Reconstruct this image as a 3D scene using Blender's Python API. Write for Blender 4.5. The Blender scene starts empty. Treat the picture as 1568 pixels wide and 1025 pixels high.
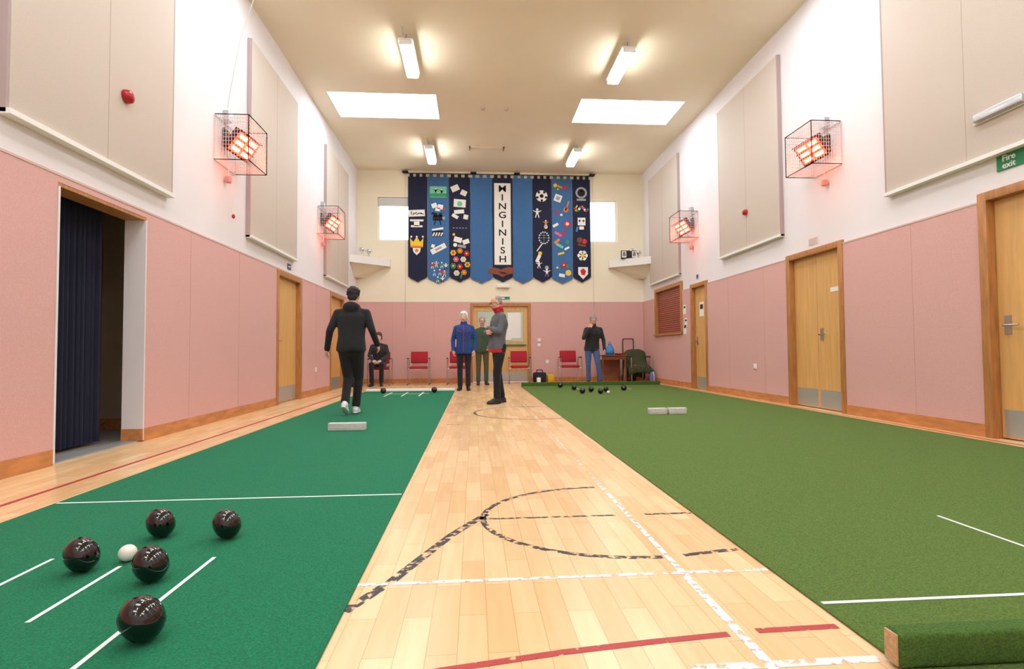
import bpy, bmesh, math, random
from mathutils import Vector, Matrix
from mathutils.bvhtree import BVHTree
random.seed(4)
scene = bpy.context.scene
scene.view_settings.view_transform = 'Standard'
scene.view_settings.exposure = .14
XL, XR, YF, YB, ZC = -3.15, 4.75, 14.3, -4.0, 5.8
PT = 2.18   # wainscot top

# ------------------------------------------------------------------ materials
def S(r, g, b):
    f = lambda c: (c/255/12.92) if c/255 <= .04045 else ((c/255+.055)/1.055)**2.4
    return (f(r), f(g), f(b), 1)
def mat(name, col, rough=.6, metal=0, noise=None, bump=None, emis=0, coat=0, stretch=None, sheen=0):
    m = bpy.data.materials.new(name); m.use_nodes = True
    nt = m.node_tree; p = nt.nodes['Principled BSDF']
    p.inputs['Base Color'].default_value = col
    p.inputs['Roughness'].default_value = rough
    p.inputs['Metallic'].default_value = metal
    p.inputs['Coat Weight'].default_value = coat
    p.inputs['Sheen Weight'].default_value = sheen
    if emis:
        p.inputs['Emission Color'].default_value = col
        p.inputs['Emission Strength'].default_value = emis
    tc = nt.nodes.new('ShaderNodeTexCoord'); mp = nt.nodes.new('ShaderNodeMapping')
    nt.links.new(tc.outputs['Object'], mp.inputs[0])
    if stretch: mp.inputs['Scale'].default_value = stretch
    if noise:
        n = nt.nodes.new('ShaderNodeTexNoise'); n.inputs['Scale'].default_value = noise[0]; n.inputs['Detail'].default_value = 4
        nt.links.new(mp.outputs[0], n.inputs['Vector'])
        r = nt.nodes.new('ShaderNodeValToRGB'); a = noise[1]
        r.color_ramp.elements[0].position = .3; r.color_ramp.elements[1].position = .7
        r.color_ramp.elements[0].color = tuple(c*(1-a) for c in col[:3])+(1,)
        r.color_ramp.elements[1].color = tuple(min(1, c*(1+a)) for c in col[:3])+(1,)
        nt.links.new(n.outputs['Fac'], r.inputs[0]); nt.links.new(r.outputs[0], p.inputs['Base Color'])
    if bump:
        n = nt.nodes.new('ShaderNodeTexNoise'); n.inputs['Scale'].default_value = bump[0]; n.inputs['Detail'].default_value = 3
        nt.links.new(tc.outputs['Object'], n.inputs['Vector'])
        b = nt.nodes.new('ShaderNodeBump'); b.inputs['Strength'].default_value = bump[1]; b.inputs['Distance'].default_value = .01
        nt.links.new(n.outputs['Fac'], b.inputs['Height']); nt.links.new(b.outputs[0], p.inputs['Normal'])
    return m

M_cream = mat('wall_paint_cream', S(232, 226, 228), .8, noise=(1.5, .02))
M_creamfar = mat('wall_paint_far', S(240, 230, 206), .8, noise=(1.5, .02))
M_ceil = mat('ceiling_paint', S(242, 230, 206), .85, noise=(1, .02))
M_pink = mat('wainscot_fabric_pink', S(219, 171, 165), .9, noise=(90, .06), bump=(220, .35))
M_pinkedge = mat('wainscot_edge', S(212, 184, 174), .7)
M_panel = mat('acoustic_fabric', S(210, 196, 184), .95, noise=(120, .05), bump=(250, .3))
M_paneledge = mat('acoustic_edge', S(176, 156, 152), .8)
M_white = mat('white_paint', S(235, 232, 228), .5)
M_wood = mat('door_beech', S(220, 170, 104), .4, noise=(3, .1), stretch=(8, 8, .6))
M_pine = mat('pine_trim', S(200, 134, 80), .4, noise=(5, .22), stretch=(4, 1, 4))
M_frame = mat('door_frame_wood', S(180, 122, 70), .4, noise=(5, .2), stretch=(8, 8, 1))
M_steel = mat('steel', S(190, 190, 192), .3, .9)
M_kick = mat('kick_plate', S(190, 190, 188), .35, .5)
M_chrome = mat('chrome', S(210, 210, 212), .15, 1)
M_black = mat('black_plastic', S(22, 22, 24), .45)
M_dark = mat('dark_void', S(30, 26, 26), .9)
M_curt = mat('curtain_navy', S(30, 33, 54), .95)
M_store = mat('storeroom_paint', S(196, 178, 156), .9)
M_storefl = mat('storeroom_floor', S(150, 142, 134), .5)
M_red = mat('red_plastic', S(170, 20, 25), .3)
M_chairred = mat('chair_fabric_red', S(170, 28, 45), .85, noise=(60, .1))
M_glow = mat('tube_diffuser', (1, .985, .96, 1), .5, emis=25)
M_sky = mat('skylight_glazing', (.82, .93, 1, 1), .5, emis=9.5)
M_win = mat('window_glazing', (.92, .96, 1, 1), .5, emis=2.6)
M_matL = mat('carpet_emerald', S(8, 122, 84), .95, noise=(160, .35), bump=(300, .8))
M_matR = mat('carpet_olive', S(92, 120, 48), .95, noise=(160, .4), bump=(300, .8))
M_fender = mat('carpet_olive_dark', S(72, 108, 38), .95, noise=(160, .4), bump=(300, .8))
M_chip = mat('chipboard', S(190, 156, 120), .8, noise=(80, .2))
M_tape = mat('white_tape', S(235, 238, 235), .7)
M_paper = mat('paper', S(240, 238, 232), .8)
M_green = mat('sign_green', S(20, 130, 80), .5)
M_block = mat('wooden_block', S(206, 202, 198), .6, noise=(30, .08))
M_wire = mat('cage_wire', S(222, 206, 200), .4, .2)
M_heat = mat('heater_glow', (1, .08, .03, 1), .5, emis=1.6)
M_heathot = mat('heater_tube', (1, .26, .16, 1), .5, emis=6)
M_housing = mat('heater_housing', S(60, 20, 22), .4, .4)
M_bowl = mat('bowl_black', S(9, 5, 7), .07, coat=.5)
M_bowl2 = mat('bowl_ring', S(34, 14, 18), .25)
M_jack = mat('jack_white', S(238, 232, 220), .25)
M_shutter = mat('shutter_brown', S(160, 84, 64), .5)

def floor_mat():
    m = bpy.data.materials.new('maple_floor'); m.use_nodes = True
    nt = m.node_tree; p = nt.nodes['Principled BSDF']; N = nt.nodes.new; L = nt.links.new
    tc = N('ShaderNodeTexCoord'); mp = N('ShaderNodeMapping'); mp.inputs['Rotation'].default_value = (0, 0, math.pi/2)
    L(tc.outputs['Object'], mp.inputs[0])
    b = N('ShaderNodeTexBrick'); L(mp.outputs[0], b.inputs['Vector'])
    b.inputs['Scale'].default_value = 1; b.inputs['Brick Width'].default_value = .42; b.inputs['Row Height'].default_value = .085
    b.inputs['Mortar Size'].default_value = .0010; b.inputs['Mortar Smooth'].default_value = .4
    b.inputs['Color1'].default_value = S(240, 204, 156); b.inputs['Color2'].default_value = S(228, 184, 132); b.inputs['Mortar'].default_value = S(190, 142, 96)
    n = N('ShaderNodeTexNoise'); mp2 = N('ShaderNodeMapping'); mp2.inputs['Scale'].default_value = (30, 2.5, 1)
    L(tc.outputs['Object'], mp2.inputs[0]); L(mp2.outputs[0], n.inputs['Vector']); n.inputs['Scale'].default_value = 1; n.inputs['Detail'].default_value = 5
    r = N('ShaderNodeValToRGB'); r.color_ramp.elements[0].color = (.9, .88, .85, 1); r.color_ramp.elements[1].color = (1, 1, 1, 1)
    r.color_ramp.elements[0].position = .3; r.color_ramp.elements[1].position = .6
    L(n.outputs['Fac'], r.inputs[0])
    mx = N('ShaderNodeMixRGB'); mx.blend_type = 'MULTIPLY'; mx.inputs[0].default_value = .8
    L(b.outputs['Color'], mx.inputs[1]); L(r.outputs[0], mx.inputs[2]); L(mx.outputs[0], p.inputs['Base Color'])
    p.inputs['Roughness'].default_value = .25
    return m
M_floor = floor_mat()
def worn(name, col, thr=.45):
    m = mat(name, col, .5); nt = m.node_tree; N = nt.nodes.new; L = nt.links.new
    p = nt.nodes['Principled BSDF']; out = nt.nodes['Material Output']
    tc = N('ShaderNodeTexCoord'); n = N('ShaderNodeTexNoise'); n.inputs['Scale'].default_value = 30; n.inputs['Detail'].default_value = 5
    L(tc.outputs['Object'], n.inputs['Vector'])
    r = N('ShaderNodeValToRGB'); r.color_ramp.elements[0].position = thr-.05; r.color_ramp.elements[1].position = thr+.05
    L(n.outputs['Fac'], r.inputs[0]); t = N('ShaderNodeBsdfTransparent'); mx = N('ShaderNodeMixShader')
    L(r.outputs[0], mx.inputs[0]); L(t.outputs[0], mx.inputs[1]); L(p.outputs[0], mx.inputs[2]); L(mx.outputs[0], out.inputs[0])
    return m
M_lblack = worn('floor_paint_black', S(50, 46, 52), .47)
M_lwhite = worn('floor_paint_white', S(236, 228, 224), .42)
M_lfaint = worn('floor_paint_white_worn', S(238, 222, 205), .55)
M_lred = worn('floor_paint_red', S(176, 54, 54), .36)

# ------------------------------------------------------------------ builder
class Bld:
    def __init__(s, name): s.name = name; s.v = []; s.f = []; s.m = []; s.s = []; s.mats = []
    def mi(s, m):
        if m not in s.mats: s.mats.append(m)
        return s.mats.index(m)
    def add(s, vs, fs, m, smooth=False, M=None):
        o = len(s.v); s.v += [tuple(M @ Vector(v)) if M else tuple(v) for v in vs]
        if isinstance(m, list): ml = [s.mi(x) for x in m]
        else: ml = [s.mi(m)]*len(fs)
        s.f += [tuple(i+o for i in f) for f in fs]; s.m += ml; s.s += [smooth]*len(fs)
    def box(s, x0, x1, y0, y1, z0, z1, m, bev=0, M=None):
        x0, x1 = sorted((x0, x1)); y0, y1 = sorted((y0, y1)); z0, z1 = sorted((z0, z1))
        if bev:
            bm = bmesh.new(); bmesh.ops.create_cube(bm, size=1)
            for v in bm.verts: v.co = Vector(((x0+x1)/2+v.co.x*(x1-x0), (y0+y1)/2+v.co.y*(y1-y0), (z0+z1)/2+v.co.z*(z1-z0)))
            bmesh.ops.bevel(bm, geom=bm.edges[:], offset=bev, segments=3, affect='EDGES', profile=.5)
            bm.verts.index_update()
            s.add([v.co[:] for v in bm.verts], [[v.index for v in f.verts] for f in bm.faces], m, True, M); bm.free(); return
        vs = [(x, y, z) for x in (x0, x1) for y in (y0, y1) for z in (z0, z1)]
        s.add(vs, [(0, 1, 3, 2), (4, 6, 7, 5), (0, 4, 5, 1), (2, 3, 7, 6), (0, 2, 6, 4), (1, 5, 7, 3)], m, False, M)
    def cyl(s, p0, p1, r0, r1, m, seg=12, M=None):
        p0 = Vector(p0); p1 = Vector(p1); d = (p1-p0).normalized()
        a = d.orthogonal().normalized(); b = d.cross(a); A = []; B_ = []
        for i in range(seg):
            t = 2*math.pi*i/seg; o = a*math.cos(t)+b*math.sin(t); A.append(p0+o*r0); B_.append(p1+o*r1)
        s.add(A+B_, [(i, (i+1) % seg, (i+1) % seg+seg, i+seg) for i in range(seg)], m, True, M)
        s.add(A, [tuple(range(seg))], m, False, M); s.add(B_, [tuple(range(seg))], m, False, M)
    def ell(s, c, r, m, seg=20, rings=12, M=None):
        vs, fs = ell_geo(c, r, seg, rings); s.add(vs, fs, m, True, M)
    def tube(s, pts, r, m, seg=8, M=None):
        for a, b in zip(pts, pts[1:]): s.cyl(a, b, r, r, m, seg, M)
        for p in pts[1:-1]: s.ell(p, (r, r, r), m, seg, 6, M)
    def lathe(s, prof, m, M=None, seg=32, smooth=True):
        vs = [(r*math.cos(2*math.pi*i/seg), r*math.sin(2*math.pi*i/seg), z) for r, z in prof for i in range(seg)]
        fs = []
        for k in range(len(prof)-1):
            for i in range(seg):
                j = (i+1) % seg; fs.append((k*seg+i, k*seg+j, (k+1)*seg+j, (k+1)*seg+i))
        s.add(vs, fs, m, smooth, M)
    def prism(s, pts, d, m, M=None):   # 3D polygon extruded by vector d
        n = len(pts); d = Vector(d); P = [Vector(p) for p in pts]
        s.add(P+[p+d for p in P], [tuple(range(n)), tuple(range(2*n-1, n-1, -1))]+[(i, (i+1) % n, (i+1) % n+n, i+n) for i in range(n)], m, False, M)
    def finish(s, recalc=True, parent=None):
        xs = [v[0] for v in s.v]; ys = [v[1] for v in s.v]; zs = [v[2] for v in s.v]
        o = Vector(((min(xs)+max(xs))/2, (min(ys)+max(ys))/2, min(zs)))
        me = bpy.data.meshes.new(s.name); me.from_pydata([Vector(v)-o for v in s.v], [], s.f)
        for m in s.mats: me.materials.append(m)
        me.polygons.foreach_set('material_index', s.m); me.polygons.foreach_set('use_smooth', s.s); me.update()
        if recalc:
            bm = bmesh.new(); bm.from_mesh(me); bmesh.ops.recalc_face_normals(bm, faces=bm.faces[:]); bm.to_mesh(me); bm.free()
        ob = bpy.data.objects.new(s.name, me); scene.collection.objects.link(ob); ob.location = o
        return ob
def ell_geo(c, r, seg=16, rings=10):
    vs = [(c[0], c[1], c[2]+r[2])]; fs = []
    for k in range(1, rings):
        p = math.pi*k/rings
        for i in range(seg):
            t = 2*math.pi*i/seg; vs.append((c[0]+r[0]*math.sin(p)*math.cos(t), c[1]+r[1]*math.sin(p)*math.sin(t), c[2]+r[2]*math.cos(p)))
    vs.append((c[0], c[1], c[2]-r[2])); n = len(vs)-1
    for i in range(seg): fs.append((0, 1+i, 1+(i+1) % seg))
    for k in range(rings-2):
        for i in range(seg):
            a = 1+k*seg+i; b = 1+k*seg+(i+1) % seg; fs.append((a, a+seg, b+seg, b))
    for i in range(seg): fs.append((n, 1+(rings-2)*seg+(i+1) % seg, 1+(rings-2)*seg+i))
    return vs, fs
def text_into(b, s, size, M, m, ext=.002):
    cu = bpy.data.curves.new('t', 'FONT'); cu.body = s; cu.size = size; cu.align_x = 'CENTER'; cu.align_y = 'CENTER'; cu.extrude = ext; cu.offset = size*.012
    ob = bpy.data.objects.new('t', cu); scene.collection.objects.link(ob)
    dg = bpy.context.evaluated_depsgraph_get(); dg.update(); me = bpy.data.meshes.new_from_object(ob.evaluated_get(dg))
    b.add([v.co[:] for v in me.vertices], [tuple(p.vertices) for p in me.polygons], m, False, M)
    bpy.data.objects.remove(ob); bpy.data.curves.remove(cu)
def holes(b, plane, u0, u1, v0, v1, w0, w1, hl, m):
    """slab with rectangular openings. plane 'x': u=Y v=Z w=X ; 'y': u=X v=Z w=Y ; 'z': u=X v=Y w=Z"""
    us = sorted({u0, u1}|{c for h in hl for c in h[:2] if u0 < c < u1}); vs = sorted({v0, v1}|{c for h in hl for c in h[2:] if v0 < c < v1})
    for a, c in zip(us, us[1:]):
        for d, e in zip(vs, vs[1:]):
            mu, mv = (a+c)/2, (d+e)/2
            if any(h[0] < mu < h[1] and h[2] < mv < h[3] for h in hl): continue
            if plane == 'x': b.box(w0, w1, a, c, d, e, m)
            elif plane == 'y': b.box(a, c, w0, w1, d, e, m)
            else: b.box(a, c, d, e, w0, w1, m)

# ------------------------------------------------------------------ shell
b = Bld('floor'); b.box(XL-.17, XR+.17, YB, YF+.17, -.1, 0, M_floor); b.finish()
SKY = [(x0, x1, y0, y1) for y0, y1 in ((-1.9, -.8), (2.0, 3.1), (5.85, 6.95), (10.0, 11.1)) for x0, x1 in ((-2.8, -.70), (2.12, 4.25))]  # rows nearest the camera are unseen, added for fill, continuing the visible spacing
b = Bld('ceiling'); holes(b, 'z', XL-.17, XR+.17, YB, YF+.17, ZC, ZC+.12, SKY, M_ceil); b.finish()
for i, (x0, x1, y0, y1) in enumerate(SKY):
    b = Bld('skylight'); t = .02; z0, z1 = ZC+.001, ZC+.3
    b.box(x0+.001, x0+t, y0, y1, z0, z1, M_white); b.box(x1-t, x1-.001, y0, y1, z0, z1, M_white)
    b.box(x0+t, x1-t, y0+.001, y0+t, z0, z1, M_white); b.box(x0+t, x1-t, y1-t, y1-.001, z0, z1, M_white)
    b.box(x0+t, x1-t, y0+t, y1-t, ZC+.08, ZC+.10, M_sky)
    b.finish()
OPEN = (4.14, 5.21, 0, 2.13)
LD = [(8.53, 9.74, 0, 2.17), (11.6, 12.85, 0, 2.17)]
RD = [(3.3, 4.54, 0, 2.27), (6.35, 7.57, 0, 2.24), (10.28, 11.1, 0, 2.26)]
HATCH = (11.55, 13.35, 1.2, 2.42)
b = Bld('wall_left'); holes(b, 'x', YB, YF+.17, 0, ZC, XL-.17, XL, [OPEN]+LD, M_cream); b.finish()
b = Bld('wall_right'); holes(b, 'x', YB, YF+.17, 0, ZC, XR, XR+.17, RD+[HATCH], M_cream); b.finish()
WIN = [(-2.6, -1.72, 3.86, 5.06), (3.1, 4.02, 3.86, 5.06)]
DD = (-.11, 1.56, 0, 2.16)
b = Bld('wall_far'); holes(b, 'y', XL, XR, 0, ZC, YF, YF+.17, WIN+[DD], M_creamfar); b.finish()
b = Bld('wall_behind'); b.box(XL-.17, XR+.17, YB-.17, YB, 0, ZC, M_cream); b.finish()
# wainscot
BH = .12
b = Bld('wainscot_left'); holes(b, 'x', YB, YF, BH, PT, XL+.001, XL+.022, [OPEN]+LD, M_pink)
holes(b, 'x', YB, YF, PT, PT+.018, XL+.001, XL+.026, [OPEN]+LD, M_pinkedge); b.finish()
b = Bld('wainscot_right'); holes(b, 'x', YB, YF, BH, PT, XR-.022, XR-.001, RD+[HATCH], M_pink)
holes(b, 'x', YB, YF, PT, PT+.018, XR-.026, XR-.001, RD+[HATCH], M_pinkedge); b.finish()
b = Bld('wainscot_far'); holes(b, 'y', XL+.03, XR-.03, BH, PT, YF-.022, YF-.001, [DD], M_pink)
holes(b, 'y', XL+.03, XR-.03, PT, PT+.018, YF-.026, YF-.001, [DD], M_pinkedge); b.finish()
M_seam = mat('seam', S(195, 146, 140), .9)
b = Bld('trim_seams')
for y in (1.2, 2.7, 3.6, 6.0, 7.2, 10.6): b.box(XL+.022, XL+.0235, y, y+.003, BH, PT, M_seam)
for y in (1.4, 2.6, 5.3, 8.2, 9.4): b.box(XR-.0235, XR-.022, y, y+.003, BH, PT, M_seam)
for x in (-2.2, -1.1, 2.4, 3.5): b.box(x, x+.004, YF-.0235, YF-.022, BH, PT, M_seam)
b.finish()
b = Bld('baseboard_left'); holes(b, 'x', YB, YF, 0, BH, XL+.001, XL+.03, [OPEN]+LD, M_pine); b.finish()
b = Bld('baseboard_right'); holes(b, 'x', YB, YF, 0, BH, XR-.03, XR-.001, RD, M_pine); b.finish()
b = Bld('baseboard_far'); holes(b, 'y', XL+.03, XR-.03, 0, BH, YF-.03, YF-.001, [DD], M_pine); b.finish()

# side doors
def side_door(n, x, sg, y0, y1, top, hy, split=None):
    b = Bld('door_%d' % n); fw = .085; o = x+sg*.035; i = x-sg*.14; g = .002
    b.box(o, i, y0+g, y0+fw, 0, top-g, M_frame, .004); b.box(o, i, y1-fw, y1-g, 0, top-g, M_frame, .004)
    b.box(o, i, y0+fw, y1-fw, top-fw, top-g, M_frame, .004)
    lx = x-sg*.05; ya, yc = y0+fw+.003, y1-fw-.003
    for a, c in ([(ya, yc)] if not split else [(ya, split-.003), (split+.003, yc)]):
        b.box(lx, lx-sg*.045, a, c, .012, top-fw-.003, M_wood)
        b.box(lx, lx+sg*.003, a+.025, c-.025, .03, .27, M_kick)
    if split: b.box(lx-sg*.02, lx-sg*.04, split-.004, split+.004, .012, top-fw-.003, M_dark); yy = split-.09; d = -1
    else: yy = y0+fw+.09 if hy < 0 else y1-fw-.09; d = -1 if hy > 0 else 1
    b.box(lx, lx+sg*.008, yy-.03, yy+.03, .95, 1.12, M_steel)
    b.cyl((lx, yy, 1.03), (lx+sg*.055, yy, 1.03), .01, .01, M_chrome); b.cyl((lx+sg*.05, yy, 1.03), (lx+sg*.05, yy+d*.13, 1.03), .009, .009, M_chrome)
    b.box(x-sg*.14, lx-sg*.045, y0+fw, y1-fw, 0, .01, M_kick)
    return b
side_door(1, XL, 1, *LD[0][:2], 2.17, -1).finish()
side_door(2, XL, 1, *LD[1][:2], 2.17, -1).finish()
b = side_door(3, XR, -1, *RD[0][:2], 2.27, 1); b.finish()
b = side_door(4, XR, -1, *RD[1][:2], 2.24, 1, 6.98)
b.box(XR+.047, XR+.05, 6.5, 6.7, 1.60, 1.66, M_paper); b.finish()
b = side_door(5, XR, -1, *RD[2][:2], 2.26, 1); b.finish()
# doorway with curtain
b = Bld('storeroom_alcove')
b.box(-4.9, XL-.18, 3.7, 6.1, -.05, 0, M_storefl); b.box(-4.95, -4.9, 3.7, 6.1, 0, 2.6, M_store)
b.box(-4.9, XL-.18, 3.65, 3.7, 0, 2.6, M_store); b.box(-4.9, XL-.18, 6.1, 6.15, 0, 2.6, M_store); b.box(-4.9, XL-.18, 3.7, 6.1, 2.6, 2.65, M_store)
b.box(-4.25, -4.12, 5.98, 6.1, 0, 2.1, M_frame); b.box(-4.9, -4.25, 6.04, 6.1, 0, 2.1, M_frame)
b.box(-4.12, XL-.18, 6.07, 6.1, 0, .12, M_pine)
b.box(-3.86, -3.74, 6.08, 6.1, 1.1, 1.22, M_white)
b.finish()
b = Bld('stage_curtain'); n = 90; vs = []
for i in range(n+1):
    y = 4.25+.84*i/n; x = -3.47+.035*math.sin(i*.95)+.01*math.sin(i*2.3)
    vs += [(x, y, .03), (x-.01, y, 2.4)]
b.add(vs, [(2*i, 2*i+2, 2*i+3, 2*i+1) for i in range(n)], M_curt, True)
b.cyl((-3.47, 3.75, 2.42), (-3.47, 6.05, 2.42), .015, .015, M_steel)
b.finish()
b = Bld('trim_doorway'); b.box(XL-.175, XL-.0, OPEN[0]+.002, OPEN[1]-.002, .0, .012, M_kick)
b.box(XL-.165, XL+.02, OPEN[0]+.002, OPEN[1]-.002, OPEN[3]-.03, OPEN[3]-.002, M_frame)
b.box(XL-.165, XL+.028, OPEN[0]+.002, OPEN[0]+.02, .013, OPEN[3]-.03, M_cream)
b.box(XL-.165, XL+.03, OPEN[1]-.016, OPEN[1]-.002, .013, OPEN[3]-.03, M_cream)
b.box(XL-.16, XL+.032, OPEN[1]-.03, OPEN[1]-.016, .013, .12, M_pine)
b.finish()
# kitchen hatch
b = Bld('serving_hatch'); y0, y1, z0, z1 = HATCH; g = .003
b.box(XR-.04, XR+.12, y0+g, y0+.09, z0+g, z1-g, M_frame); b.box(XR-.04, XR+.12, y1-.09, y1-g, z0+g, z1-g, M_frame)
b.box(XR-.04, XR+.12, y0+.09, y1-.09, z1-.09, z1-g, M_frame); b.box(XR-.07, XR+.12, y0+g, y1-g, z0+g, z0+.05, M_frame)
z = z0+.05
while z < z1-.1: b.box(XR+.03, XR+.045, y0+.09, y1-.09, z, z+.042, M_shutter); b.box(XR+.04, XR+.05, y0+.09, y1-.09, z+.042, z+.05, M_dark); z += .05
b.finish()
# double door on far wall
b = Bld('door_6'); x0, x1, _, top = DD; g = .002; yf = YF-.035
M_glass = mat('door_glass', S(190, 205, 190), .15)
b.box(x0+g, x0+.08, yf, YF+.12, 0, top-g, M_frame); b.box(x1-.08, x1-g, yf, YF+.12, 0, top-g, M_frame); b.box(x0+.08, x1-.08, yf, YF+.12, top-.08, top-g, M_frame)
mx = (x0+x1)/2
for a, c in ((x0+.083, mx-.003), (mx+.003, x1-.083)):
    holes(b, 'y', a, c, .01, top-.083, YF+.03, YF+.075, [(a+.13, c-.13, 1.12, 1.95)], M_wood)
    b.box(a+.13, c-.13, YF+.045, YF+.06, 1.12, 1.95, M_glass)
    b.box(a+.03, c-.03, YF+.026, YF+.03, .03, .27, M_kick)
    b.box(a+.05, c-.05, YF-.0, YF+.02, .98, 1.03, M_green, .006)
    b.box(a+.07, a+.1, YF+.0, YF+.03, .96, 1.05, M_steel); b.box(c-.1, c-.07, YF+.0, YF+.03, .96, 1.05, M_steel)
b.box(mx+.2, mx+.56, YF+.038, YF+.045, 1.2, 1.9, M_paper); b.box(mx+.08, mx+.3, YF+.022, YF+.03, 1.15, 1.45, M_paper)
b.finish()
# windows
for i, (x0, x1, z0, z1) in enumerate(WIN):
    b = Bld('window_%d' % (i+1)); g = .002; f = .05
    b.box(x0+g, x0+f, YF+.05, YF+.12, z0+g, z1-g, M_white); b.box(x1-f, x1-g, YF+.05, YF+.12, z0+g, z1-g, M_white)
    b.box(x0+f, x1-f, YF+.05, YF+.12, z0+g, z0+f, M_white); b.box(x0+f, x1-f, YF+.05, YF+.12, z1-f, z1-g, M_white)
    b.box(x0+f, x1-f, YF+.09, YF+.10, z0+f, z1-f, M_win)
    if i == 0: b.box(x0+.01, x1-.01, YF+.02, YF+.05, z1-.24, z1-.01, mat('blind', S(205, 205, 205), .7))
    b.finish()

# ------------------------------------------------------------------ acoustic panels
def apanel(side, y0, y1, z0, z1):
    b = Bld('acoustic_panel'); sg = 1 if side == 'L' else -1; x = XL if sg > 0 else XR
    b.box(x+sg*.002, x+sg*.06, y0, y1, z0, z1, M_panel, .008)
    b.box(x+sg*.002, x+sg*.056, y0-.022, y0-.001, z0-.03, z1, M_paneledge)
    b.box(x+sg*.002, x+sg*.056, y1+.001, y1+.022, z0-.03, z1, M_paneledge)
    b.box(x+sg*.002, x+sg*.085, y0-.022, y1+.022, z0-.04, z0-.002, M_white)
    ym = (y0+y1)/2; b.box(x+sg*.06, x+sg*.0615, ym, ym+.004, z0, z1, M_paneledge)
    b.finish()
for y0 in (-3.8, -.1, 3.67, 7.45, 11.2): apanel('L', y0, y0+1.88, 2.47, 5.25)
for y0 in (-.1, 3.62, 7.65, 11.65): apanel('R', y0, y0+1.95, 2.6, 5.4)

# ------------------------------------------------------------------ ceiling lights
for y0, ln in ((-3.7, 1.1), (-.2, 1.1), (4.0, 1.1), (8.03, .98), (12.2, .98)):  # leading rows hang out of view, added as fill light
    for x in (-1.04, 2.49):
        b = Bld('fluorescent_light')
        y1 = y0+ln
        b.box(x-.12, x+.12, y0-.02, y1+.02, 5.655, 5.69, M_white, .012)
        b.box(x-.10, x+.10, y0, y1, 5.575, 5.654, M_glow, .03)
        b.box(x-.10, x+.10, y0-.02, y0, 5.585, 5.66, M_white, .01); b.box(x-.10, x+.10, y1, y1+.02, 5.585, 5.66, M_white, .01)
        for yy in (y0+.08, y1-.08): b.cyl((x, yy, 5.68), (x, yy, 5.799), .012, .012, M_steel)
        b.tube([(x, y0-.02, 5.68), (x-.03, y0-.1, 5.73), (x-.03, y0-.12, 5.799)], .008, M_steel)
        b.finish()
for x in (.2, .68):
    b = Bld('smoke_detector'); b.lathe([(.001, 0), (.04, 0), (.045, .02), (.045, .035)], M_pinkedge, Matrix.Translation((x, 10.5, ZC-.036)), 20); b.finish()
b = Bld('ceiling_track'); b.box(-.1, .75, 12.5, 12.53, ZC-.03, ZC-.001, M_creamfar); b.box(-.1, -.07, 12.5, 12.7, ZC-.03, ZC-.001, M_frame); b.box(.72, .75, 12.5, 12.7, ZC-.03, ZC-.001, M_frame); b.finish()
b = Bld('hanging_cable'); b.tube([(-2.35, 6.3, ZC), (-2.5, 6.25, 5.3), (-2.8, 6.4, 4.6), (-3.05, 6.7, 4.1), (-3.12, 6.8, 3.95)], .005, M_white); b.finish()

# ------------------------------------------------------------------ heaters
def heater(side, yc, zc=3.47):
    b = Bld('infrared_heater'); sg = 1 if side == 'L' else -1; x = XL if sg > 0 else XR
    xo = x+sg*.41; xi = x+sg*.01; y0, y1 = yc-.28, yc+.28; z0, z1 = zc-.28, zc+.28; w = .0018
    n = 12
    for i in range(n+1):
        t = i/n; y = y0+(y1-y0)*t; z = z0+(z1-z0)*t; xx = xi+(xo-xi)*t; ww = w if 0 < i < n else .004
        b.box(xo-ww, xo+ww, y-ww, y+ww, z0, z1, M_wire); b.box(xo-ww, xo+ww, y0, y1, z-ww, z+ww, M_wire)
        for yy in (y0, y1): b.box(xi, xo, yy-ww, yy+ww, z-ww, z+ww, M_wire); b.box(xx-ww, xx+ww, yy-ww, yy+ww, z0, z1, M_wire)
        for zz in (z0, z1): b.box(xi, xo, y-ww, y+ww, zz-ww, zz+ww, M_wire); b.box(xx-ww, xx+ww, y0, y1, zz-ww, zz+ww, M_wire)
    d = Vector((sg*math.cos(math.radians(38)), -.45, -math.sin(math.radians(38)))).normalized()
    side_v = Vector((0, 0, 1)).cross(d).normalized(); up = d.cross(side_v).normalized()
    T = Matrix((side_v, up, d)).transposed().to_4x4(); T.translation = Vector((x+sg*.22, yc, zc))
    T = T @ Matrix.Rotation(sg*math.radians(-14), 4, 'Z')
    b.box(-.18, .18, -.15, .15, -.06, .03, M_housing, .012, T)
    b.box(-.16, .16, -.13, .13, .031, .034, M_heat, 0, T)
    for k in (-.085, 0, .085):
        for kk in (-.078, .078): b.box(kk-.058, kk+.058, k-.026, k+.026, .036, .046, M_heathot, .006, T)
    for k in (-.17, -.045, .045, .17): b.box(-.18, .18, k*.88-.006, k*.88+.006, .05, .056, M_housing, 0, T)
    b.tube([Vector((x+sg*.22, yc, zc)), Vector((x+sg*.1, yc, zc+.05)), Vector((x+sg*.012, yc, zc+.08))], .022, M_black)
    b.box(x+sg*.002, x+sg*.03, yc-.07, yc+.07, zc-.02, zc+.2, M_black)
    b.box(x+sg*.002, x+sg*.07, yc-.06, yc+.06, z1+.03, z1+.15, M_steel)
    b.tube([(x+sg*.05, yc, z0), (x+sg*.05, yc, z0-.12)], .006, M_white); b.box(x+sg*.02, x+sg*.08, yc-.03, yc+.03, z0-.2, z0-.12, mat('pull', S(225, 150, 140), .5), .01)
    ob = b.finish()
    l = bpy.data.lights.new('heater_lamp', 'POINT'); l.energy = 9; l.color = (1, .16, .08); l.shadow_soft_size = .1
    lo = bpy.data.objects.new('heater_lamp', l); scene.collection.objects.link(lo); lo.parent = ob
    lo.location = Vector((x+sg*.22, yc, zc))-ob.location+d*.14
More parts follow.
